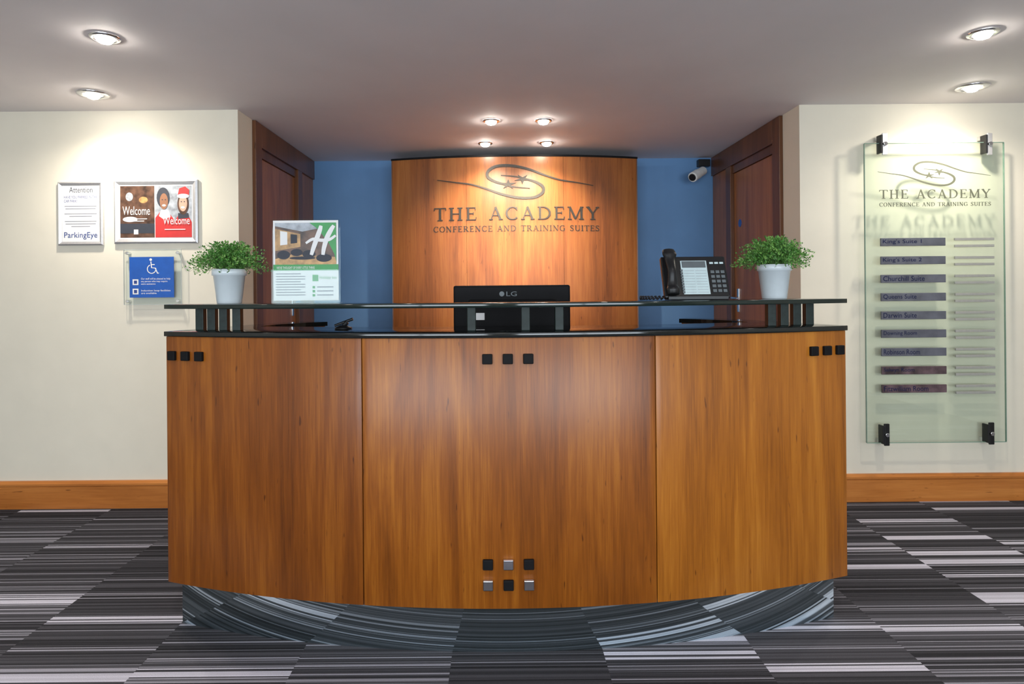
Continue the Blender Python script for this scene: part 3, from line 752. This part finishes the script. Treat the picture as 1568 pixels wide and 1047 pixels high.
# wheelchair pictogram
cx_, cz_ = P(0.50, 0.70)
V = []; Fc = []; mpf = lambda x, z, d: (x, yp-d, z)
rr = Hh*0.105
ribbon(V, Fc, [(cx_+rr*math.cos(math.radians(t)), cz_+rr*math.sin(math.radians(t))) for t in range(110, 375, 12)], 0.005, mpf, 0, 0.0003)
ribbon(V, Fc, [(cx_-0.004, cz_+0.045), (cx_, cz_+0.008), (cx_+0.022, cz_+0.006), (cx_+0.036, cz_-0.026), (cx_+0.044, cz_-0.024)], 0.006, mpf, 0, 0.0004)
ribbon(V, Fc, [(cx_-0.001, cz_+0.027), (cx_+0.019, cz_+0.027)], 0.005, mpf, 0, 0.0005)
mesh("wheelchair_symbol", V, Fc, PAPER, e)
fell("wheelchair_head", cx_-0.005, cz_+0.057, 0.008, 0.008, yp, PAPER, e)
for k, (v, s1) in enumerate(((0.30, "Our staff will be pleased to help\nany person who may require\nextra assistance"), (0.07, "Induction loop facilities\nare available"))):
    x, z = P(0.26, v+0.015); txt("sign_text_%d" % k, s1, x, z, W_*0.66, Hh*(0.17 if k == 0 else 0.11), yp, PAPER, e)
    a = P(0.07, v+0.01); b = P(0.20, v+0.15); frect("tick_box_%d" % k, a[0], b[0], a[1], b[1], yp, PAPER, e)
    a = P(0.10, v+0.04); b = P(0.17, v+0.12); frect("tick_fill_%d" % k, a[0], b[0], a[1], b[1], yp-0.0005, NAVY, e)

# ------------------------------------------------------------ glass directory sign
GY = WY-0.075
def gxz(px, py): return wxz(px, py, GY)
x0, z1 = gxz(1326, 220); x1, z0 = gxz(1541, 676)
x0 = gxz(1326, 450)[0]; x1 = gxz(1539, 450)[0]
e = empty("glass_directory_sign", ((x0+x1)/2, GY, (z0+z1)/2))
box("glass_panel", x0, x1, GY, GY+0.010, z0, z1, SIGNG, e)
multibox("glass_edges", [(x0-0.003, x0, GY, GY+0.010, z0, z1), (x1, x1+0.003, GY, GY+0.010, z0, z1), (x0, x1, GY, GY+0.010, z1, z1+0.003), (x0, x1, GY, GY+0.010, z0-0.003, z0)], GEDGE, e)
for k, (px, py, sg) in enumerate(((1353, 221, 1), (1513, 221, 1), (1356, 665, -1), (1516, 663, -1))):
    bx_, bz_ = gxz(px, py)
    box("clamp_plate_%d" % k, bx_-0.014, bx_+0.018, GY-0.012, GY-0.001, bz_-0.066, bz_+0.066, ALU if sg > 0 else BLKP, e, 0.004)
    box("clamp_arm_%d" % k, bx_-0.012, bx_+0.012, GY-0.001, WY-0.001, bz_+sg*0.035, bz_+sg*0.060, CHROME, e, 0.003)
    box("clamp_back_%d" % k, bx_-0.027, bx_-0.0145, GY-0.018, GY+0.03, bz_-0.055, bz_+0.055, BLKP, e, 0.003)
    cyl("clamp_bolt_%d" % k, (bx_, GY-0.011, bz_), (bx_, GY-0.022, bz_), 0.013, 0.012, CHROME, e)
gm = lambda x, z, d: (x, GY-0.0005-d, z)
gs = F/GY
cx_, cz_ = gxz(1430, 266); swirl("swirl_emblem", cx_, cz_, 0.72/gs, gm, 0.002, GLOGO, e)
xa, za = gxz(1346, 304.5); xb, _ = gxz(1516, 304)
serif_text("sign_letters_main", "THE ACADEMY", xa, xb, za, 13.5/gs, gm, 0.002, GLOGO, e, gap=0.16)
xa, za = gxz(1346, 316.5); xb, _ = gxz(1517, 316)
serif_text("sign_letters_small", "CONFERENCE AND TRAINING SUITES", xa, xb, za, 6/gs, gm, 0.002, GLOGO, e, gap=0.12)
names = ["King's Suite 1", "King's Suite 2", "Churchill Suite", "Queens Suite", "Darwin Suite", "Downing Room", "Robinson Room", "Selwyn Room", "Fitzwilliam Room"]
xa = gxz(1348, 480)[0]; xb = gxz(1447, 480)[0]; xc = gxz(1461, 480)[0]; xd = gxz(1521, 480)[0]
for k, nm in enumerate(names):
    zc = gxz(1400, 370.5+28.0*k)[1]
    box("name_blade_%d" % k, xa, xb, GY-0.010, GY-0.0005, zc-0.024, zc+0.024, BLADE if k < 7 else BLADE2, e, 0.002)
    txt("name_text_%d" % k, nm, xa+0.012, zc-0.014, 0.0165*len(nm), 0.030, GY-0.0106, GOLDINK, e)
    for j, o in enumerate((0.014, -0.026)):
        box("arrow_blade_%d_%d" % (k, j), xc, xd, GY-0.012, GY-0.0005, zc+o-0.0075, zc+o+0.0075, ARROWM, e, 0.001)

# ------------------------------------------------------------ security camera
cc = empty("security_camera", (1.66, 5.25, 2.28))
box("junction_box", 1.70, 1.80, BY-0.06, BY-0.001, 2.335, 2.395, BLKP, cc, 0.004)
cyl("wall_plate", (1.72, BY-0.001, 2.29), (1.72, BY-0.015, 2.29), 0.035, 0.035, WHITEP, cc)
tube("bracket", [(1.72, BY-0.012, 2.29), (1.715, BY-0.06, 2.30), (1.69, BY-0.12, 2.285)], 0.010, WHITEP, cc)
cyl("body", (1.725, BY-0.10, 2.29), (1.62, BY-0.19, 2.225), 0.036, 0.036, WHITEP, cc)
cyl("hood", (1.66, BY-0.158, 2.252), (1.600, BY-0.209, 2.215), 0.041, 0.041, WHITEP, cc)
cyl("lens", (1.602, BY-0.207, 2.216), (1.596, BY-0.213, 2.212), 0.030, 0.030, BLKP, cc)

# ------------------------------------------------------------ downlights
def downlight(x, y, power, size=1.0, ang=110, col=(1.0, 0.90, 0.76), tilt_to=None, glow=True):
    e = empty("ceiling_downlight", (x, y, CZ-0.01))
    r = 0.062*size
    prof = [(r, CZ-0.001), (r, CZ-0.005), (r*0.93, CZ-0.009), (r*0.70, CZ-0.011), (r*0.64, CZ-0.006), (r*0.62, CZ-0.001)]
    lathe("trim_ring", prof, x, y, CHROME, e)
    k = 0.036/r
    lathe("bulb_lens", [(r*k, CZ-0.002), (r*k*0.95, CZ-0.014), (r*k*0.7, CZ-0.024), (r*k*0.3, CZ-0.029), (0.0005, CZ-0.030)], x, y, LAMP, e, n=24)
    l = bpy.data.lights.new("downlight_beam", 'SPOT'); l.energy = power; l.spot_size = math.radians(ang); l.spot_blend = 1.0
    l.shadow_soft_size = 0.03; l.color = col
    o = bpy.data.objects.new("downlight_beam", l); o.location = (x, y, CZ-0.06)
    COL.objects.link(o)
    if tilt_to is not None:
        o.rotation_euler = (Vector(tilt_to)-o.location).to_track_quat('-Z', 'Y').to_euler()
    o.parent = e; o.matrix_parent_inverse = Matrix.Translation(e.location).inverted()
WARM = (1.0, 0.86, 0.68)
downlight(-1.70, 2.72, 50, 1.0, 110); downlight(-2.25, 3.49, 56, 1.3, 160)
downlight(2.143, 2.754, 50, 1.0, 110); downlight(2.66, 3.50, 56, 1.3, 160)
downlight(-0.037, 4.11, 130, 0.9, 80, WARM, (-0.10, 4.93, 1.55)); downlight(0.306, 4.11, 130, 0.9, 80, WARM, (0.38, 4.93, 1.55))
downlight(-0.089, 4.73, 30, 0.9, 130, WARM); downlight(0.375, 4.73, 30, 0.9, 130, WARM)
for (x, y) in ((-2.4, 1.2), (-0.8, 1.1), (0.9, 1.1), (2.6, 1.2), (-2.4, -0.8), (0, -0.8), (2.4, -0.8)):
    downlight(x, y, 48, 1.0, 120)

# daylight through rear windows
for i, xc_ in enumerate((-1.85, 1.85)):
    l = bpy.data.lights.new("daylight_%d" % i, 'AREA'); l.shape = 'RECTANGLE'; l.size = 3.0; l.size_y = 1.5; l.energy = 145
    l.color = (0.84, 0.93, 1.0)
    o = bpy.data.objects.new("window_daylight_%d" % i, l); o.location = (xc_, REAR-0.15, 1.4)
    o.rotation_euler = (math.radians(90), 0, 0); COL.objects.link(o)

w = bpy.data.worlds.new("world"); SC.world = w; w.use_nodes = True
w.node_tree.nodes["Background"].inputs[0].default_value = (0.6, 0.75, 1.0, 1)
w.node_tree.nodes["Background"].inputs[1].default_value = 0.8

# ------------------------------------------------------------ camera
cam = bpy.data.cameras.new("camera"); cam.lens = 22.0; cam.sensor_width = 36.0; cam.sensor_fit = 'HORIZONTAL'
cam.shift_x = 21/1568; cam.shift_y = -78.5/1568
co = bpy.data.objects.new("camera", cam); co.location = (0, 0, H)
co.rotation_euler = (math.radians(90), TH, 0)
COL.objects.link(co); SC.camera = co
SC.view_settings.view_transform = 'Standard'
